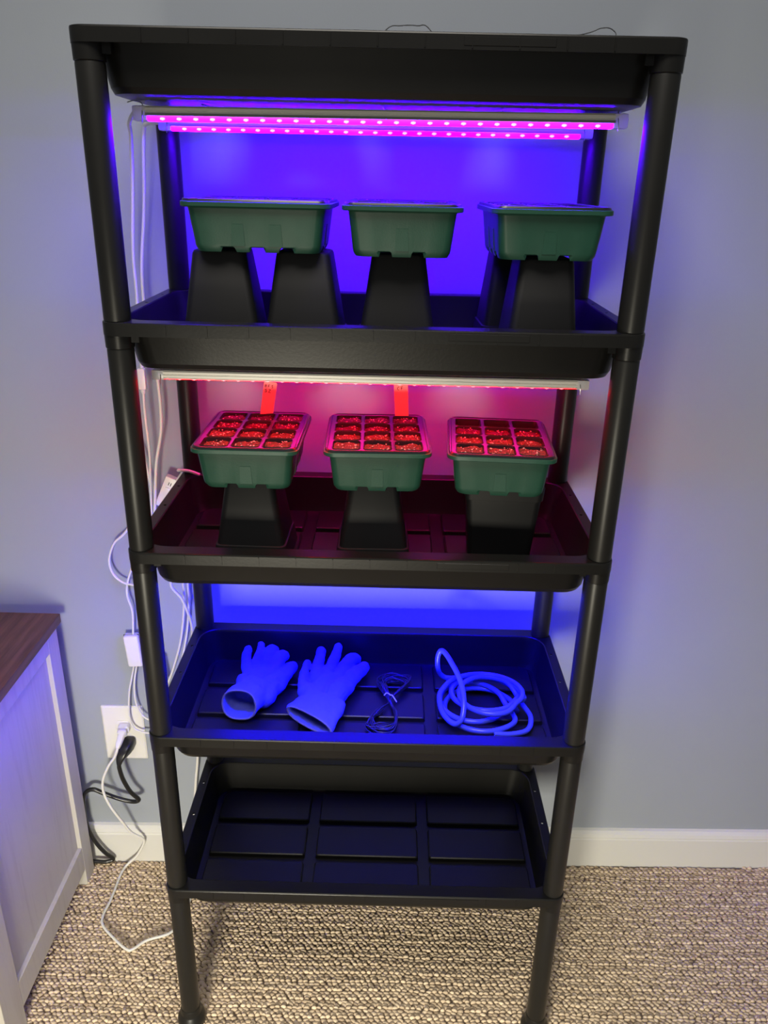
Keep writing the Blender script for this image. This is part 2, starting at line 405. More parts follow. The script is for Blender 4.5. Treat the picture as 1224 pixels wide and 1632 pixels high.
# ------------------------------------------------------------------ pots
def pot_meshes(half_wide, half_narrow, H, collar):
    def rr(h, r=.010): return rrect(0, 0, h, h, r, 5)
    def at(z): return half_narrow + (half_wide - half_narrow) * z / H
    bm = bmesh.new()   # upright: narrow end at z=0
    t = .0014
    loops = [L3(rr(half_narrow - .004, .008), 0.0), L3(rr(half_narrow - .001), .001), L3(rr(at(.004)), .004), L3(rr(at(H - collar) - .001), H - collar - .001)]
    outer = loops + [L3(rr(at(H - collar) + .0012), H - collar), L3(rr(half_wide + .0008), H - .001), L3(rr(half_wide), H)]
    inner = [L3(rr(half_wide - t), H), L3(rr(at(H - collar) - t), H - collar - .001), L3(rr(half_narrow - t - .001), .004), L3(rr(half_narrow - .006, .008), .0035)]
    loft(bm, outer + inner)
    return bm
def pot(H, hw, hn, collar, loc, rz, upright, label, group=None):
    root = empty('plant_pot', loc, rz)
    bm = pot_meshes(hw, hn, H, collar)
    if not upright:
        for v in bm.verts: v.co.z = H - v.co.z
    obj('pot_body', bm, M['pot'], root, angle=.7)
    # drainage feet / holes ring on the narrow end
    d = bmesh.new()
    for sx in (-1, 1):
        for sy in (-1, 1):
            c = hn * .62
            cyl(d, sx * c, sy * c, [(.0045, -.0006), (.0045, .0008)], 10)
    if not upright:
        for v in d.verts: v.co.z = H - v.co.z + .0002
    obj('drain_plug', d, M['slot'], root)
    tag(root, label, 'pot', group)
    return root
F2, F3, F4 = LV[2] - .054, LV[3] - .054, LV[4] - .054
HP = .1325
g1 = 'upturned black pots on the second shelf from the top'
g2 = 'upturned black pots on the middle shelf'
pot(HP, .0555, .0345, .030, (-.2040, .128, F2), .02, False, 'upturned black pot left of two under the long green tray on second shelf', g1)
pot(HP, .0555, .0345, .030, (-.0945, .128, F2), -.02, False, 'upturned black pot right of two under the long green tray on second shelf', g1)
pot(HP, .0555, .0345, .030, (.0285, .128, F2), .01, False, 'upturned black pot under the middle green tray on second shelf', g1)
pot(HP, .0500, .0345, .030, (.2160, .106, F2), .03, False, 'upturned black pot under front end of the right green tray on second shelf', g1)
pot(HP, .0500, .0345, .030, (.1970, .222, F2), .03, False, 'upturned black pot behind another pot under the right green tray on second shelf', g1)
pot(HP, .0555, .0345, .030, (-.1770, .127, F3), -.02, False, 'upturned black pot under the left seed tray on middle shelf', g2)
pot(HP, .0555, .0345, .030, (.0015, .127, F3), .02, False, 'upturned black pot under the centre seed tray on middle shelf', g2)
pot(HP, .0560, .0440, .020, (.1900, .127, F3), -.05, True, 'black pot standing mouth-up under the right seed tray on middle shelf')

# ------------------------------------------------------------------ seed trays
BW, BD = .0735, .0935          # half sizes of the green rim
def green_base_bm():
    c = {}
    sx = []; 
    # notch spans on the short side (2) and on the long side (3), as fractions of the straight run
    short = ((-.62, -.28), (.28, .62)); long_ = ((-.72, -.44), (-.14, .14), (.44, .72))
    def fr(sp):
        o = []
        for a, b in sp: o += [a - .02, a + .02, b - .02, b + .02]
        return tuple(o)
    sx, sy = fr(short), fr(long_)
    def R(hx, hy, r): return rrect(0, 0, hx, hy, r, 4, sx, sy)
    H = .0595
    def zz(pts, z, up):
        # raise the bottom edge inside the notches
        out = []
        n = 5
        per = [len(sx), n, len(sy), n, len(sx), n, len(sy), n]; k = 0
        for si, cnt in enumerate(per):
            for q in range(cnt):
                x, y = pts[k]; k += 1
                inn = si % 2 == 0 and (q % 4 in (1, 2))
                out.append((x, y, z + (up if inn else 0)))
        return out
    bm = bmesh.new()
    bot = R(.0575, .0765, .014)
    loops = [zz(R(.0545, .0735, .012), .0055, 0), zz(R(.0555, .0745, .012), .0055, .0003), zz(bot, 0.0, .0058), zz(R(.0600, .0790, .012), .0050, .0020),
             L3(R(.0605, .0795, .010), .0090), L3(R(.0655, .0850, .010), H - .0080), L3(R(.0665, .0860, .010), H - .0065), L3(R(BW - .0015, BD - .0015, .014), H - .0065),
             L3(R(BW, BD, .015), H - .0055), L3(R(BW, BD, .015), H - .0008), L3(R(BW - .001, BD - .001, .014), H), L3(R(.066, .0855, .009), H), L3(R(.0645, .084, .009), H - .004),
             L3(R(.058, .077, .009), .010), L3(R(.055, .074, .009), .0075)]
    loft(bm, loops)
    # raised tongues: one per short side, two per long side
    def tongue(cx, side, w, hgt):
        # side: 0 = -y, 1 = +y, 2 = -x, 3 = +x
        z0, z1 = .0075, .0075 + hgt
        def off(z, k):
            base = (.0795 + (.0850 - .0795) * (z - .009) / (.0515 - .009)) if k < 2 else (.0605 + (.0655 - .0605) * (z - .009) / (.0515 - .009))
            return base
        V = []
        for (u, z, d) in ((-w, z0, .0012), (w, z0, .0012), (w * .86, z1, .0006), (-w * .86, z1, .0006), (-w, z0, -.002), (w, z0, -.002), (w * .86, z1, -.002), (-w * .86, z1, -.002)):
            e = off(z, side) + d
            p = {0: (cx + u, -e, z), 1: (cx - u, e, z), 2: (-e, cx - u, z), 3: (e, cx + u, z)}[side]
            V.append(bm.verts.new(p))
        for f in ((0, 1, 2, 3), (1, 0, 4, 5), (2, 1, 5, 6), (3, 2, 6, 7), (0, 3, 7, 4)): bm.faces.new([V[i] for i in f])
    for s in (0, 1): tongue(0, s, .0085, .026)
    for s in (2, 3):
        for c_ in (-.0235, .0235): tongue(c_, s, .0085, .026)
    return bm
CWX, CWY = .0425, .0425        # cell pitch
def insert_bm():
    """the black 3 x 4 cell insert; z=0 is the rim of the green base"""
    bm = bmesh.new()
    zt = .0020
    for i in range(3):
        for j in range(4):
            cx, cy = (i - 1) * CWX, (j - 1.5) * CWY
            n = 4
            hole = lambda s, r=.006: rrect(cx, cy, CWX / 2 - s, CWY / 2 - s, r, n)
            # square boundary with the same number of points as the hole
            sq = rrect(cx, cy, CWX / 2, CWY / 2, .0004, n)
            loft(bm, [L3(sq, zt), L3(hole(.0016, .007), zt), L3(hole(.0019, .0066), zt + .0009), L3(hole(.0024, .0062), zt + .0007), L3(hole(.0029, .006), zt - .002),
                      L3(hole(.0060, .005), -.030)], cap0=False, cap1=True)
    # border from the cell field to the outer edge, then the skirt over the green rim
    hx, hy = CWX * 1.5, CWY * 2
    loft(bm, [L3(rrect(0, 0, hx, hy, .0005, 4), zt), L3(rrect(0, 0, .0672, .0885, .010, 4), zt), L3(rrect(0, 0, .0685, .0898, .011, 4), zt + .0012),
              L3(rrect(0, 0, .0705, .0908, .014, 4), zt + .0008), L3(rrect(0, 0, .0715, .0916, .0145, 4), .0004), L3(rrect(0, 0, .0708, .0908, .0145, 4), .0001),
              L3(rrect(0, 0, hx, hy, .0005, 4), zt - .001)], cap0=False, cap1=False)
    return bm
def soil_bm(seed, depth):
    g = random.Random(seed); bm = bmesh.new(); N = 9
    hx, hy = CWX / 2 - .0034, CWY / 2 - .0034
    vs = [[None] * (N + 1) for _ in range(N + 1)]
    for a in range(N + 1):
        for b in range(N + 1):
            x, y = -hx + 2 * hx * a / N, -hy + 2 * hy * b / N
            if a in (0, N) and b in (0, N): x *= .93; y *= .93
            e = max(abs(x) / hx, abs(y) / hy)
            z = depth + .0030 * noise.noise(Vector((x * 90 + seed * 3.1, y * 90, seed))) + g.uniform(-.0011, .0011) - .002 * e ** 4
            vs[a][b] = bm.verts.new((x, y, z))
    for a in range(N):
        for b in range(N): bm.faces.new((vs[a][b], vs[a + 1][b], vs[a + 1][b + 1], vs[a][b + 1]))
    return bm
SOILS = []
for k in range(6):
    bm = soil_bm(k, 0); me = bpy.data.meshes.new('soil'); bm.to_mesh(me); bm.free(); me.materials.append(M['soil']); SOILS.append(me)
GM = INS = None
def seed_tray(loc, rz, label, seed, depth=-.0006, low=()):
    global GM, INS
    root = empty('seed_tray', loc, rz)
    tag(root, label, 'seed tray')
    if GM is None:
        GM = obj('tray_base', green_base_bm(), M['green'], root, angle=.45)
        INS = obj('cell_insert', insert_bm(), M['insert'], root, angle=.7)
        INS.location = (0, 0, .0595)
    else:
        for o in (GM, INS): c = o.copy(); link(c); c.parent = root
    g = random.Random(seed)
    pb = bmesh.new()
    for i in range(3):
        for j in range(4):
            d = depth + g.uniform(-.0015, .0012)
            if (i, j) in low: d -= .010
            s = bpy.data.objects.new('soil', g.choice(SOILS)); link(s); s.parent = root
            s.location = ((i - 1) * CWX, (j - 1.5) * CWY, .0595 + d); s.rotation_euler = (0, 0, g.choice((0, PI)))
            for _ in range(g.randint(12, 20) if d > -.008 else 3):
                x = (i - 1) * CWX + g.uniform(-.0145, .0145); y = (j - 1.5) * CWY + g.uniform(-.0145, .0145)
                r = g.choice((.0005, .0006, .0008, .0010, .0014))
                mtx = Matrix.Translation((x, y, .0595 + d + .0012)) @ Matrix.Diagonal((g.uniform(.7, 1.3), g.uniform(.7, 1.3), .8, 1))
                bmesh.ops.create_icosphere(pb, subdivisions=1, radius=r, matrix=mtx)
    p = obj('perlite', pb, M['perlite'], root); p['kind'] = 'stuff'
    return root
ZT2, ZT3 = F2 + HP, F3 + HP
seed_tray((-.148, .128, ZT2 + .0002), PI / 2 - .015, 'green seed tray sideways across two upturned pots, leftmost on second shelf', 11)
seed_tray((.0325, .126, ZT2 + .0002), -.01, 'green seed tray narrow end forward in the middle of second shelf', 12)
seed_tray((.2110, .128, ZT2 + .0002), .015, 'green seed tray at the right end of second shelf', 13)
seed_tray((-.1720, .1245, ZT3 + .0002), -.01, 'green seed tray of soil cells with slanted marker, leftmost on middle shelf', 21)
seed_tray((.0050, .1250, ZT3 + .0002), .025, 'green seed tray of soil cells with upright marker in centre of middle shelf', 22)
seed_tray((.1790, .1180, ZT3 + .0002), -.062, 'green seed tray of soil cells without marker, right on middle shelf', 23, low=((0, 3), (1, 3), (2, 3)))

# plant markers with handwriting
GLYPH = {'B': [[(0, 0), (0, 1), (.55, .95), (.6, .65), (0, .52), (.65, .45), (.62, .05), (0, 0)]],
         'F': [[(.6, 1), (0, .95), (0, 0)], [(0, .5), (.5, .55)]],
         'S': [[(.6, .95), (.1, .9), (.05, .6), (.55, .5), (.6, .1), (0, 0)]],
         'Z': [[(0, .95), (.65, 1), (.05, .05), (.75, 0)]],
         'C': [[(.6, .95), (.15, .8), (0, .45), (.2, .08), (.6, .1)]]}
def marker(base, tip, w, lines, label, lean=0, cut='right'):
    """flat stake from base (in the soil) to tip; faces the front"""
    base, tip = Vector(base), Vector(tip)
    up = (tip - base); Ln = up.length; up.normalize()
    right = Vector((1, .05, -.05 if lean else 0)); right = (right - up * right.dot(up)).normalized(); nrm = right.cross(up)
    root = empty('plant_marker', base); tag(root, label, 'plant marker')
    def P(u, v, d=0): return right * u + up * v + nrm * d
    hw = w / 2
    if cut == 'right': outl = [(-hw * .9, -.006), (hw * .2, -.001), (hw, .006)]
    else: outl = [(-hw * .2, -.006), (hw * .9, -.001), (hw, .002)]
    outl += [(hw, Ln - .003), (hw - .0008, Ln - .001), (hw - .003, Ln), (-hw + .003, Ln), (-hw + .0008, Ln - .001), (-hw, Ln - .003), (-hw, .004)]
    bm = bmesh.new(); loft(bm, [[P(u, v, .0004) for u, v in outl], [P(u, v, -.0004) for u, v in outl]])
    obj('stake', bm, M['marker'], root, smooth=False)
    bm = bmesh.new()
    for (txt, u0, v0, h) in lines:
        x = u0
        for ch in txt:
            for st in GLYPH.get(ch, []):
                pts = [P(x + a * h * .75, Ln - v0 + b * h, .0006) for a, b in st]
                tube(bm, pts, .00050, 5)
            x += h * .95
    obj('handwriting', bm, M['ink'], root)
    return root
marker((-.1690, .2110, 1.1030), (-.1560, .1880, 1.1680), .0195, [('BFS', -.0075, .0105, .0050), ('SZ', -.0070, .0195, .0058)], 'slanted white plant marker written BFS SZ in the left seed tray', 1)
marker((.0415, .2150, 1.1030), (.0375, .1900, 1.1700), .0210, [('CF', -.0055, .0120, .0060)], 'upright white plant marker written CF in the centre seed tray', 0, 'left')

# ------------------------------------------------------------------ gloves
def glove(name_label, chains, mouth, palm, group):
    """chains: lists of (point, radius); mouth: (centre, u, v, axis) half-axes of the open cuff"""
    bm = bmesh.new()
    for ch in chains:
        for (p, r) in ch: bmesh.ops.create_uvsphere(bm, u_segments=14, v_segments=8, radius=r, matrix=Matrix.Translation(p))
        for (p, r), (q, s) in zip(ch, ch[1:]): tube(bm, [Vector(p), Vector(q)], r, 14, rr=[r, s])
    c, u, v, ax, L = [Vector(x) if not isinstance(x, float) else x for x in mouth]
    N = 28; th = [2 * PI * k / N for k in range(N)]
    pc, pu, pv = [Vector(x) for x in palm]
    def ring(cc, uu, vv, s, wob=0):
        return [cc + uu * (s * math.cos(a)) + vv * (s * math.sin(a) * (1 + wob * math.cos(2 * a))) for a in th]
    mid = lambda a, b, t: a.lerp(b, t)
    out, inn = [], []
    for k in range(6):
        t = k / 5; out.append(ring(mid(c, pc, t), mid(u, pu, t), mid(v, pv, t), 1.0, .12 * (1 - t)))
    for k in range(5, -1, -1):
        t = k / 5; inn.append(ring(mid(c, pc, t), mid(u, pu, t), mid(v, pv, t), .86, .12 * (1 - t)))
    loft(bm, out + inn, False, False, True)
    me = bpy.data.meshes.new('glove_shell'); bm.to_mesh(me); bm.free()
    o = link(bpy.data.objects.new('tmp', me))
    md = o.modifiers.new('r', 'REMESH'); md.mode = 'VOXEL'; md.voxel_size = .0016
    sm = o.modifiers.new('s', 'SMOOTH'); sm.iterations = 5; sm.factor = .5
    dg = bpy.context.evaluated_depsgraph_get()
    m2 = bpy.data.meshes.new_from_object(o.evaluated_get(dg)); bpy.data.objects.remove(o)
    nv = len(m2.vertices); co_ = np.empty(nv * 3, np.float32); no_ = np.empty(nv * 3, np.float32)
    m2.vertices.foreach_get('co', co_); m2.vertices.foreach_get('normal', no_)
    co_ = co_.reshape(-1, 3); no_ = no_.reshape(-1, 3)
    dn = np.array([noise.noise(Vector(p) * 55) * .0022 + noise.noise(Vector(p) * 150) * .0008 for p in co_.tolist()])
    m2.vertices.foreach_set('co', (co_ + no_ * dn[:, None]).astype(np.float32).ravel()); m2.update()
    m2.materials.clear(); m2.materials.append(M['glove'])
    root = empty('work_glove', (pc.x, pc.y, F4)); tag(root, name_label, 'glove', group)
    inv = Matrix.Translation((-pc.x, -pc.y, -F4))
    m2.transform(inv)
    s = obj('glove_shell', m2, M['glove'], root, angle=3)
    b2 = bmesh.new(); tube(b2, [p + (c - pc).normalized() * .0006 for p in ring(c, u, v, .95, .12)], .0016, 8, True)
    for w in b2.verts: w.co = inv @ w.co
    obj('cuff_hem', b2, M['hem'], root)
    return root
z = F4
V = Vector
glove('blue light tinted knit work glove with round open cuff, left of the pair', [
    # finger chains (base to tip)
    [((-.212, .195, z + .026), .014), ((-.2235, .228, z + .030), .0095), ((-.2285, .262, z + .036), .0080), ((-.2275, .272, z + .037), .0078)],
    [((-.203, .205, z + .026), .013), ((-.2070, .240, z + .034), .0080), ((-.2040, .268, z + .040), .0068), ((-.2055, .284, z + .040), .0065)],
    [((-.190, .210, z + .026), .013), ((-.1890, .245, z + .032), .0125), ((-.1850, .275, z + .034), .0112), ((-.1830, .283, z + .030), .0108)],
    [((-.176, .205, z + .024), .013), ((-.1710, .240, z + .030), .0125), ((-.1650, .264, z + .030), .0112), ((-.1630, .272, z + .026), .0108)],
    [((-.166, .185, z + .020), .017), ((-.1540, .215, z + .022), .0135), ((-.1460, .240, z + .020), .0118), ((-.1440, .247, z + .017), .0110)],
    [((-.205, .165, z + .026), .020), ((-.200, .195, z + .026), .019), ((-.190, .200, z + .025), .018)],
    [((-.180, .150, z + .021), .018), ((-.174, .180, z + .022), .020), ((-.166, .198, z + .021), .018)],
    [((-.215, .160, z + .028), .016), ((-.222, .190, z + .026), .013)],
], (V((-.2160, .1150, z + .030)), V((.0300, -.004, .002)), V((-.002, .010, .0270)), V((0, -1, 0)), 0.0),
   (V((-.196, .168, z + .0265)), V((.0330, -.008, 0)), V((0, .004, .0215))), 'pair of blue light tinted knit gloves on the fourth shelf')
glove('blue light tinted knit work glove lying flat with closed cuff, right of the pair', [
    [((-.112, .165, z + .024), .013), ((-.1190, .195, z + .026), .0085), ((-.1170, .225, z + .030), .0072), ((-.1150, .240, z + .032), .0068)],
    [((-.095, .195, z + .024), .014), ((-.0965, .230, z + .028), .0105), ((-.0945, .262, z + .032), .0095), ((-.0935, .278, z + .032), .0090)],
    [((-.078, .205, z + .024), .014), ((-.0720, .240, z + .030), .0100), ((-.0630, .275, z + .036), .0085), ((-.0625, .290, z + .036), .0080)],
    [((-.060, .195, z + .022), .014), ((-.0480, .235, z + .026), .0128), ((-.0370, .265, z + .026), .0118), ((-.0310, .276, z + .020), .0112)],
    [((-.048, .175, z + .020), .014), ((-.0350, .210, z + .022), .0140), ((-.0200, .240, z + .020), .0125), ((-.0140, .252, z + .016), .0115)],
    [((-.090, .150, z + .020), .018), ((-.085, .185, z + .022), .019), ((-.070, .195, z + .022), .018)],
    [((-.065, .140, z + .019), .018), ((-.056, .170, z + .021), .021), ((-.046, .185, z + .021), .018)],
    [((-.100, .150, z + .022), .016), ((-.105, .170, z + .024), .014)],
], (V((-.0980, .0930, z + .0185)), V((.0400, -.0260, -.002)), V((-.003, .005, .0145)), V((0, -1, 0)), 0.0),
   (V((-.080, .143, z + .020)), V((.0400, -.010, 0)), V((0, .004, .0180))), 'pair of blue light tinted knit gloves on the fourth shelf')

# ------------------------------------------------------------------ coil of clear tubing, tinted with the blue light
def coil():
    pts = []
    cx, cy = .188, .158
    def add(rx, ry, ox, oy, a0, a1, z0, z1, n=10, tiltx=0, tilty=0):
        for k in range(n):
            t = k / n; a = a0 + (a1 - a0) * t
            pts.append((cx + ox + rx * math.cos(a), cy + oy + ry * math.sin(a), z + .006 + z0 + (z1 - z0) * t + tiltx * math.cos(a) + tilty * math.sin(a)))
    add(.062, .062, .002, -.010, 0, 2 * PI, 0, .006, 12)
    add(.056, .058, -.012, .000, 0, 2 * PI, .008, .014, 12)
    add(.058, .050, .010, .012, 0, 2 * PI, .016, .022, 12)
    add(.070, .066, .004, -.006, 0, PI * 1.05, .024, .026, 7)
    # rising loop at the left
    pts.extend([(.118, .150, z + .030), (.1225, .120, z + .020), (.1400, .096, z + .016), (.1530, .098, z + .028), (.1560, .125, z + .050), (.1500, .155, z + .066), (.1390, .182, z + .076),
            (.1290, .202, z + .083), (.1215, .209, z + .084), (.1165, .207, z + .074), (.1165, .203, z + .056), (.1220, .208, z + .038), (.1330, .210, z + .028)])
    add(.066, .052, .006, .004, PI * .72, -PI * .35, .028, .030, 9)
    add(.052, .056, .016, -.004, -PI * .35, -PI * 1.9, .031, .024, 11)
    pts.extend([(.262, .160, z + .012), (.272, .130, z + .008), (.262, .098, z + .0065), (.235, .086, z + .0065), (.205, .084, z + .008)])
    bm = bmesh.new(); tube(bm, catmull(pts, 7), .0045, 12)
    o = obj('blue_tinted_tubing', bm, M['tube'], None, angle=3)
    tag(o, 'coil of thick clear vinyl tubing tinted with blue light with one loop standing up', 'tubing')
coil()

# ------------------------------------------------------------------ bundle of thin black wire
root = empty('wire_bundle', (.034, .168, F4)); tag(root, 'bundle of thin black wire tied in the middle with a white twist tie', 'wire')
g = random.Random(5)
bm = bmesh.new()
for k in range(22):
    # each strand is a long figure eight pinched at the tie
    a, b = g.uniform(.75, 1.1), g.uniform(.75, 1.1); e = g.uniform(-.006, .006)
    up = [(0 + g.uniform(-.002, .002), 0, .006), (-.012 * a + e, .030, .006 + g.uniform(0, .012)), (-.016 * a + e, .055 * a, .004 + g.uniform(0, .012)), (.004, .070 * a, .004 + g.uniform(0, .012)),
          (.034 * a, .058 * a, .004 + g.uniform(0, .012)), (.022 * b, .030, .006 + g.uniform(0, .010)), (.002, .002, .009)]
    dn = [(.004 + g.uniform(-.002, .002), -.012, .006), (.012 * b, -.045, .004 + g.uniform(0, .010)), (.006, -.083 * b, .003 + g.uniform(0, .010)), (-.018 * b, -.088 * b, .003 + g.uniform(0, .01)),
          (-.036 * a, -.070 * a, .003 + g.uniform(0, .010)), (-.022 * a, -.036, .004 + g.uniform(0, .010)), (-.004, -.008, .006)]
    tube(bm, catmull(up + dn, 6, True), .0009, 5, True)
o = obj('wire_strands', bm, M['wire'], root, angle=3); o['kind'] = 'stuff'
tt = tubeobj('twist_tie', [(-.010, .006, .013), (-.006, .009, .016), (-.002, .006, .017), (.001, .002, .017), (.004, .003, .016), (.008, -.003, .014), (.012, -.009, .011)], .0011, M['whiteplastic'], root, per=5)

# ------------------------------------------------------------------ cables
def cable(name, pts, r, m, label, cat='cord', group=None):
    o = tubeobj(name, pts, r, m); tag(o, label, cat, group); return o
# from the front and rear magenta bars down behind the second tray to the couplers
cable('light_cord', [(-.294, .100, 1.5190), (-.3065, .13, 1.5200), (-.3353, .2, 1.5116), (-.3620, .29, 1.4980), (-.3800, .338, 1.44), (-.3936, .35, 1.3353), (-.395, .352, 1.2668), (-.3978, .352, 1.1956), (-.3982, .352, 1.1462)], .0028, M['cord'], 'thin white cord hanging from the front magenta bar, left of the other')
cable('light_cord', [(-.303, .245, 1.5150), (-.3382, .3, 1.5166), (-.3546, .33, 1.5028), (-.3702, .352, 1.4013), (-.3829, .355, 1.3159), (-.3871, .36, 1.2559), (-.386, .362, 1.1729), (-.3765, .362, 1.1249), (-.3774, .362, 1.0413), (-.3925, .362, .9711), (-.4042, .364, .8797), (-.4152, .366, .8097)], .0028, M['cord'], 'thin white cord hanging from the rear magenta bar close to the back post')
cr_ = empty('cord_coupler', (-.3995, .352, 1.1460)); tag(cr_, 'white inline plug hanging beside front left post under second tray', 'connector')
obj('plug_body', boxm(-.0062, .0062, -.0045, .0045, -.036, 0, .002), M['whiteplastic'], cr_)
bm = bmesh.new(); cyl(bm, 0, 0, [(.0028, -.044), (.0045, -.0395), (.0045, -.036)], 12); obj('strain_relief', bm, M['whiteplastic'], cr_)
cable('light_cord', [(-.3998, .352, 1.1030), (-.4007, .352, 1.0662), (-.4001, .354, .9971), (-.4047, .358, .9364), (-.4085, .360, .8842), (-.4135, .360, .8098)], .0022, M['cord'], 'thin white cord running down from the inline plug')
cable('light_cord', [(-.4433, .3803, 1.0226), (-.4235, .3806, .9972), (-.4132, .3758, .9477), (-.4087, .3739, .8946), (-.4110, .3748, .8315)], .0022, M['cord'], 'thin white cord coming out from behind the front left post by the wall')
cable('light_cord', [(-.300, .300, .9765), (-.3190, .2990, .9830), (-.3400, .312, .9790), (-.3417, .345, .9642), (-.3640, .372, .9330)], .0028, M['cord'], 'white cord looped round the back left post above the middle tray')
sb = empty('power_switch_box', (-.379, .372, .9165), 0); sb.rotation_euler = (0, .42, WANG); tag(sb, 'white inline switch box hanging behind the left rim of the middle tray', 'switch')
obj('box_body', boxm(-.0125, .0125, -.008, .008, -.032, .030, .004), M['whiteplastic'], sb)
obj('rocker', boxm(-.006, .006, -.0095, -.008, -.006, .010, .0008), M['whiteplastic'], sb)
bm = bmesh.new(); box(bm, -.0030, -.0016, -.0086, -.0078, .0145, .0205); box(bm, .0010, .0024, -.0086, -.0078, .0145, .0205); obj('printed_mark', bm, M['ink'], sb, smooth=False)
cable('light_cord', [(-.4214, .3766, .8944), (-.468, .3798, .8285), (-.4917, .3794, .8048), (-.505, .3791, .7703), (-.5011, .3792, .7409), (-.4839, .3795, .7222), (-.4586, .375, .7185), (-.4287, .3705, .7149)], .0023, M['cord'], 'thin white cord bulging out in a loop left of the front post')
cable('light_cord', [(-.4638, .3799, .7537), (-.4757, .3797, .7197), (-.4785, .3796, .6922), (-.4723, .3797, .6574), (-.4766, .3816, .6062)], .0022, M['cord'], 'thin white cord entering the top of the wall adapter')
ad = empty('inline_adapter', (-.4790, .3825, .5690)); ad.rotation_euler = (0, -.06, WANG); tag(ad, 'white rounded inline adapter hanging on the wall left of the rack', 'adapter')
obj('adapter_body', boxm(-.0150, .0150, -.010, .008, -.0360, .0360, .0055, seg=3), M['whiteplastic'], ad)
obj('cover_seam', boxm(-.0152, .0152, -.0015, -.0005, -.0362, .0362, .0003, seg=1), M['slot'], ad)
cable('light_cord', [(-.4814, .3816, .5357), (-.4898, .3814, .5025), (-.4988, .3812, .4641), (-.5045, .3811, .4092), (-.4995, .3812, .3806), (-.485, .3815, .3679), (-.4636, .3799, .3666), (-.4434, .3802, .3718)], .0021, M['cord'], 'thin white cord curling low across the outlet plate')
cable('light_cord', [(-.4760, .3815, .5357), (-.4850, .3814, .4949), (-.4880, .3814, .4564), (-.484, .3815, .4253), (-.4712, .3817, .4034), (-.4479, .3802, .3958)], .0021, M['cord'], 'thin white cord curving across the upper right of the outlet plate')
cable('light_cord', [(-.3000, .240, .8930), (-.3400, .280, .8350), (-.3767, .33, .7499), (-.3641, .35, .7048), (-.3519, .352, .6582), (-.3526, .358, .6218), (-.3618, .362, .5639), (-.3838, .364, .4888)], .0028, M['cord'], 'cord crossing behind the blue lit shelf from the rear bar')
cable('light_cord', [(-.3625, .362, .8000), (-.3644, .366, .7331), (-.3653, .370, .706), (-.3708, .370, .6507), (-.382, .372, .5923), (-.4004, .372, .5333), (-.4133, .372, .5), (-.4258, .372, .4723)], .0022, M['cord'], 'nearer of two thin cords hanging side by side at the blue lit shelf')
cable('light_cord', [(-.3594, .376, .8000), (-.3590, .378, .7005), (-.3656, .378, .6306), (-.3793, .378, .5653), (-.3968, .378, .5053), (-.4156, .378, .4636)], .0022, M['cord'], 'farther of two thin cords hanging side by side at the blue lit shelf')
cp = empty('cord_coupler', (-.4215, .372, .5280)); cp.rotation_euler = (0, -.08, 0); tag(cp, 'blue lit inline plug beside the front left post at the fourth shelf', 'connector')
obj('plug_body', boxm(-.0055, .0055, -.0045, .0045, -.026, .026, .002), M['whiteplastic'], cp)
bm = bmesh.new(); cyl(bm, 0, 0, [(.0025, -.034), (.0042, -.029), (.0042, -.026)], 12); obj('strain_relief', bm, M['whiteplastic'], cp)
cp = empty('cord_coupler', (-.3180, .205, .8600)); cp.rotation_euler = (0, .35, 0); tag(cp, 'blue lit inline plug under the left end of the middle tray', 'connector')
obj('plug_body', boxm(-.0055, .0055, -.0045, .0045, -.018, .018, .002), M['whiteplastic'], cp)
bm = bmesh.new(); cyl(bm, 0, 0, [(.0025, -.026), (.0042, -.021), (.0042, -.018)], 12); obj('strain_relief', bm, M['whiteplastic'], cp)

# outlet
op = empty('wall_outlet', (-.5245, wy(-.5245), .3535), WANG); tag(op, 'white double wall outlet plate left of the rack above the baseboard', 'outlet')
bm = bmesh.new(); loft(bm, [[(x, 0, z_) for x, z_ in rrect(0, 0, .0435, .068, .002, 3)], [(x, -.003, z_) for x, z_ in rrect(0, 0, .0435, .068, .002, 3)], [(x, -.0055, z_) for x, z_ in rrect(0, 0, .0405, .065, .002, 3)]])
obj('cover_plate', bm, M['whiteplastic'], op, angle=.4)
for zc in (.0185, -.0215):
    bm = bmesh.new()
    pts = [(.0168 * math.cos(a), max(-.0142, min(.0142, .0172 * math.sin(a)))) for a in [2 * PI * k / 28 for k in range(28)]]
    loft(bm, [[(x, -.0050, z_ + zc) for x, z_ in pts], [(x, -.0070, z_ + zc) for x, z_ in pts], [(x * .94, -.0075, z_ * .94 + zc) for x, z_ in pts]])
    s = obj('socket', bm, M['whiteplastic'], op, angle=.5)
    bm = bmesh.new()
    for sx in (-.0063, .0063): box(bm, sx - .001, sx + .001, -.0079, -.0073, zc - .001, zc + .007)
    cylp = [(.0024 * math.cos(a), .0024 * math.sin(a)) for a in [2 * PI * k / 12 for k in range(12)]]
    loft(bm, [[(x, -.0079, z_ + zc - .0075) for x, z_ in cylp], [(x, -.0073, z_ + zc - .0075) for x, z_ in cylp]])
    obj('socket_slots', bm, M['slot'], s, smooth=False)
obj('screw', boxm(-.0022, .0022, -.0064, -.0052, -.0035, .0010, .0009), M['alu'], op)

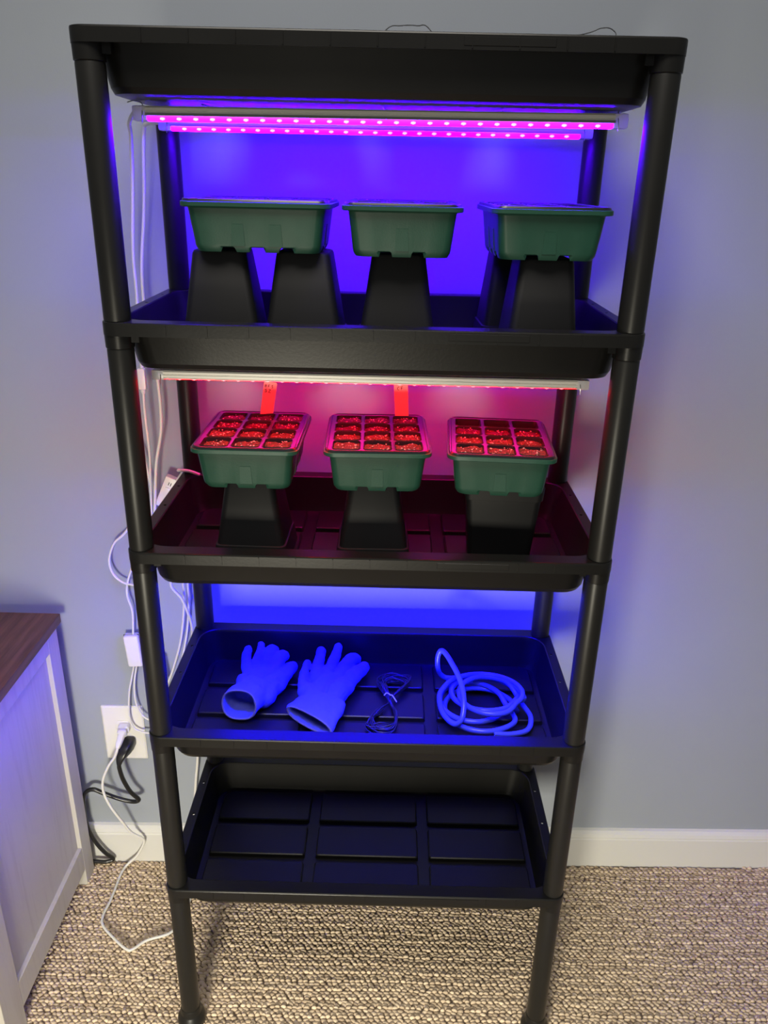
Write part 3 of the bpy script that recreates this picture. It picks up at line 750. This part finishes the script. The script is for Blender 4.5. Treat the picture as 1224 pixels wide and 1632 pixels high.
def plug(root, path, w, h, m):
    """moulded plug body lofted along path of (point, half width, half height)"""
    bm = bmesh.new(); loops = []
    for i, (p, hw, hh) in enumerate(path):
        p = Vector(p); q = Vector(path[min(i + 1, len(path) - 1)][0]); o_ = Vector(path[max(i - 1, 0)][0])
        t = (q - o_).normalized(); rt = Vector((1, 0, 0)); rt = (rt - t * rt.dot(t)).normalized(); up = rt.cross(t)
        loops.append([p + rt * a + up * b for a, b in rrect(0, 0, hw, hh, min(hw, hh) * .55, 3)])
    loft(bm, loops); return obj('plug_body', bm, m, root, angle=.7)
wp = empty('power_cord', (-.5230, .390, .3720)); tag(wp, 'white power cord plugged into upper socket and trailing over the carpet', 'cord')
inv = Vector((-.5230, .390, .3720))
def rel(l): return [tuple(Vector(p) - inv) for p in l]
pb_ = [((-.5205, .3905, .3730), .0120, .0095), ((-.5205, .3800, .3728), .0118, .0092), ((-.5203, .3775, .3725), .0085, .0072), ((-.5200, .3730, .3722), .0082, .0070), ((-.5200, .3715, .3720), .0098, .0085), ((-.5195, .3660, .3705), .0092, .0080), ((-.5196, .3645, .3698), .0070, .0062), ((-.5200, .3560, .3660), .0062, .0055), ((-.5215, .3480, .3600), .0055, .0050), ((-.5225, .3430, .3540), .0036, .0036)]
plug(wp, [(tuple(Vector(p) - inv), a, b) for p, a, b in pb_], 0, 0, M['whiteplastic'])
wpts = [(-.5225, .3430, .3545), (-.5250, .3400, .3460), (-.5308, .3387, .3326), (-.5446, .3384, .3118), (-.5597, .3381, .2765), (-.5626, .3381, .2437), (-.5524, .3383, .2048), (-.5358, .3486, .1521), (-.5239, .3600, .1119), (-.5060, .3700, .0860), (-.5040, .3720, .0700),
        (-.5215, .3700, .0350), (-.5440, .3640, .0130), (-.5513, .3427, .0100), (-.5515, .3086, .0095), (-.5517, .2676, .0095), (-.5548, .2328, .0095), (-.5462, .2072, .0095), (-.5094, .1744, .0095), (-.48, .1538, .0095), (-.4679, .1556, .0095), (-.4459, .1762, .0095), (-.4034, .195, .0095),
        (-.3869, .2332, .0095), (-.3838, .2647, .0095), (-.3815, .2890, .0095), (-.3830, .3400, .0110), (-.3900, .3760, .0335), (-.3875, .3813, .1434), (-.3779, .3814, .2398), (-.3686, .3816, .3158), (-.3614, .3817, .4755)]
tubeobj('cable', rel(wpts), .0029, M['cord'], wp, per=8)
bp_ = empty('power_cord', (-.5230, .390, .3320)); tag(bp_, 'thick black power cord plugged into lower socket, looping behind the cabinet', 'cord')  # second power cord, black, with its own plug
inv = Vector((-.5230, .390, .3320))
pb_ = [((-.5160, .3905, .3350), .0150, .0125), ((-.5160, .3760, .3350), .0150, .0125), ((-.5180, .3640, .3330), .0140, .0110), ((-.5215, .3560, .3250), .0105, .0085), ((-.5250, .3510, .3150), .0065, .0060), ((-.5262, .3500, .3080), .0050, .0050)]
plug(bp_, [(tuple(Vector(p) - inv), a, b) for p, a, b in pb_], 0, 0, M['blackcord'])
kpts = [(-.5260, .3502, .3110), (-.5270, .3500, .2980), (-.5240, .3537, .2646), (-.5137, .359, .2265), (-.5000, .3643, .2010), (-.5151, .3689, .1905), (-.5441, .3684, .1979), (-.5762, .3678, .213), (-.598, .3674, .223), (-.6154, .3671, .2124), (-.6234, .367, .181), (-.6231, .367, .128), (-.6122, .3672, .0811),
        (-.5935, .3675, .0450), (-.5779, .3728, .0200), (-.593, .3675, .0160), (-.6177, .3671, .0170), (-.6500, .3667, .0180)]
tubeobj('cable', rel(kpts), .0046, M['blackcord'], bp_, per=8, n=10)

# thin wire loops sticking out of the top tray
for pts, lb in (([(.190, .2, 1.588), (.2179, .2, 1.6150), (.2658, .2, 1.6275), (.2795, .2, 1.6325), (.2932, .2, 1.6318), (.3005, .2, 1.6200), (.296, .2, 1.575)], 'thin clear wire loop rising from the top tray near the right post'),
                ([(-.02, .2, 1.585), (.0053, .2, 1.6254), (.0252, .2, 1.6306), (.0453, .2, 1.6309), (.0614, .2, 1.6271), (.095, .2, 1.580)], 'thin clear wire loop rising from the middle of the top tray')):
    o = tubeobj('hanging_wire', pts, .0007, M['steel'], None, per=6, n=5); tag(o, lb, 'wire')
# wires slung across the underside of the top tray
for a, b, lb3 in (((-.215, .10, 1.5285), (-.185, .20, 1.5275), 'leftmost clear tie slung across the underside of the top tray'), ((.005, .09, 1.5285), (.012, .22, 1.5275), 'middle clear tie slung across the underside of the top tray'), ((.150, .10, 1.5285), (.120, .21, 1.5275), 'rightmost clear tie slung across the underside of the top tray')):
    o = tubeobj('cable_tie', [a, ((a[0] + b[0]) / 2, (a[1] + b[1]) / 2, 1.5265), b], .0009, M['clearcap'], None, per=4, n=6)
    tag(o, lb3, 'tie', 'clear ties under the top tray')

# ------------------------------------------------------------------ cabinet at the left
XR = -.6175
YF, YB = -.058, .359
cb = empty('cabinet', (-.85, .15, 0)); tag(cb, 'whitewashed wooden cabinet with dark wood top at left edge', 'cabinet')
def part(name, bm, m, par=cb, **k):
    for v in bm.verts: v.co -= Vector((-.85, .15, 0))
    return obj(name, bm, m, par, **k)
XL = -1.10
part('table_top', boxm(XL - .01, -.6080, YF - .015, .3640, .6400, .6590, .0012), M['darkwood'], smooth=False)
part('body', boxm(XL, XR - .009, YF + .02, YB - .002, .060, .6395, .001), M['whitewood'], smooth=False)
part('back_stile', boxm(XR - .022, XR, .3160, YB, .000, .6395, .0015), M['whitewood'], smooth=False)
part('front_stile', boxm(XR - .030, XR, YF, .0040, .000, .6395, .0015), M['whitewood'], smooth=False)
part('top_rail', boxm(XR - .022, XR - .0002, .0042, .3158, .5970, .6393, .0015), M['whitewood'], smooth=False)
part('bottom_rail', boxm(XR - .022, XR - .0002, .0042, .3158, .0470, .1080, .0015), M['whitewood'], smooth=False)
pn = part('side_panel', boxm(XR - .018, XR - .0095, .0042, .3158, .1082, .5968), M['whitewood'], smooth=False)
for x in (XL + .02,):
    for y0, y1 in ((YF, YF + .05), (YB - .045, YB)):
        part('leg', boxm(x - .02, x + .02, y0, y1, 0, .0605, .0015), M['whitewood'], smooth=False)
for zz0, zz1, nm in ((.085, .345, 'door'), (.350, .620, 'door')):
    dd = part(nm, boxm(XL + .02, XR - .035, YF + .004, YF + .0195, zz0, zz1, .002), M['whitewood'], smooth=False)
    k = bmesh.new(); tube(k, [Vector((XR - .07, YF - .012, zz1 - .13)), Vector((XR - .07, YF - .016, zz1 - .10)), Vector((XR - .07, YF - .012, zz1 - .07)), Vector((XR - .07, YF + .004, zz1 - .068))], .003, 8)
    for v in k.verts: v.co -= Vector((-.85, .15, 0))
    obj('handle', k, M['blackcord'], dd)
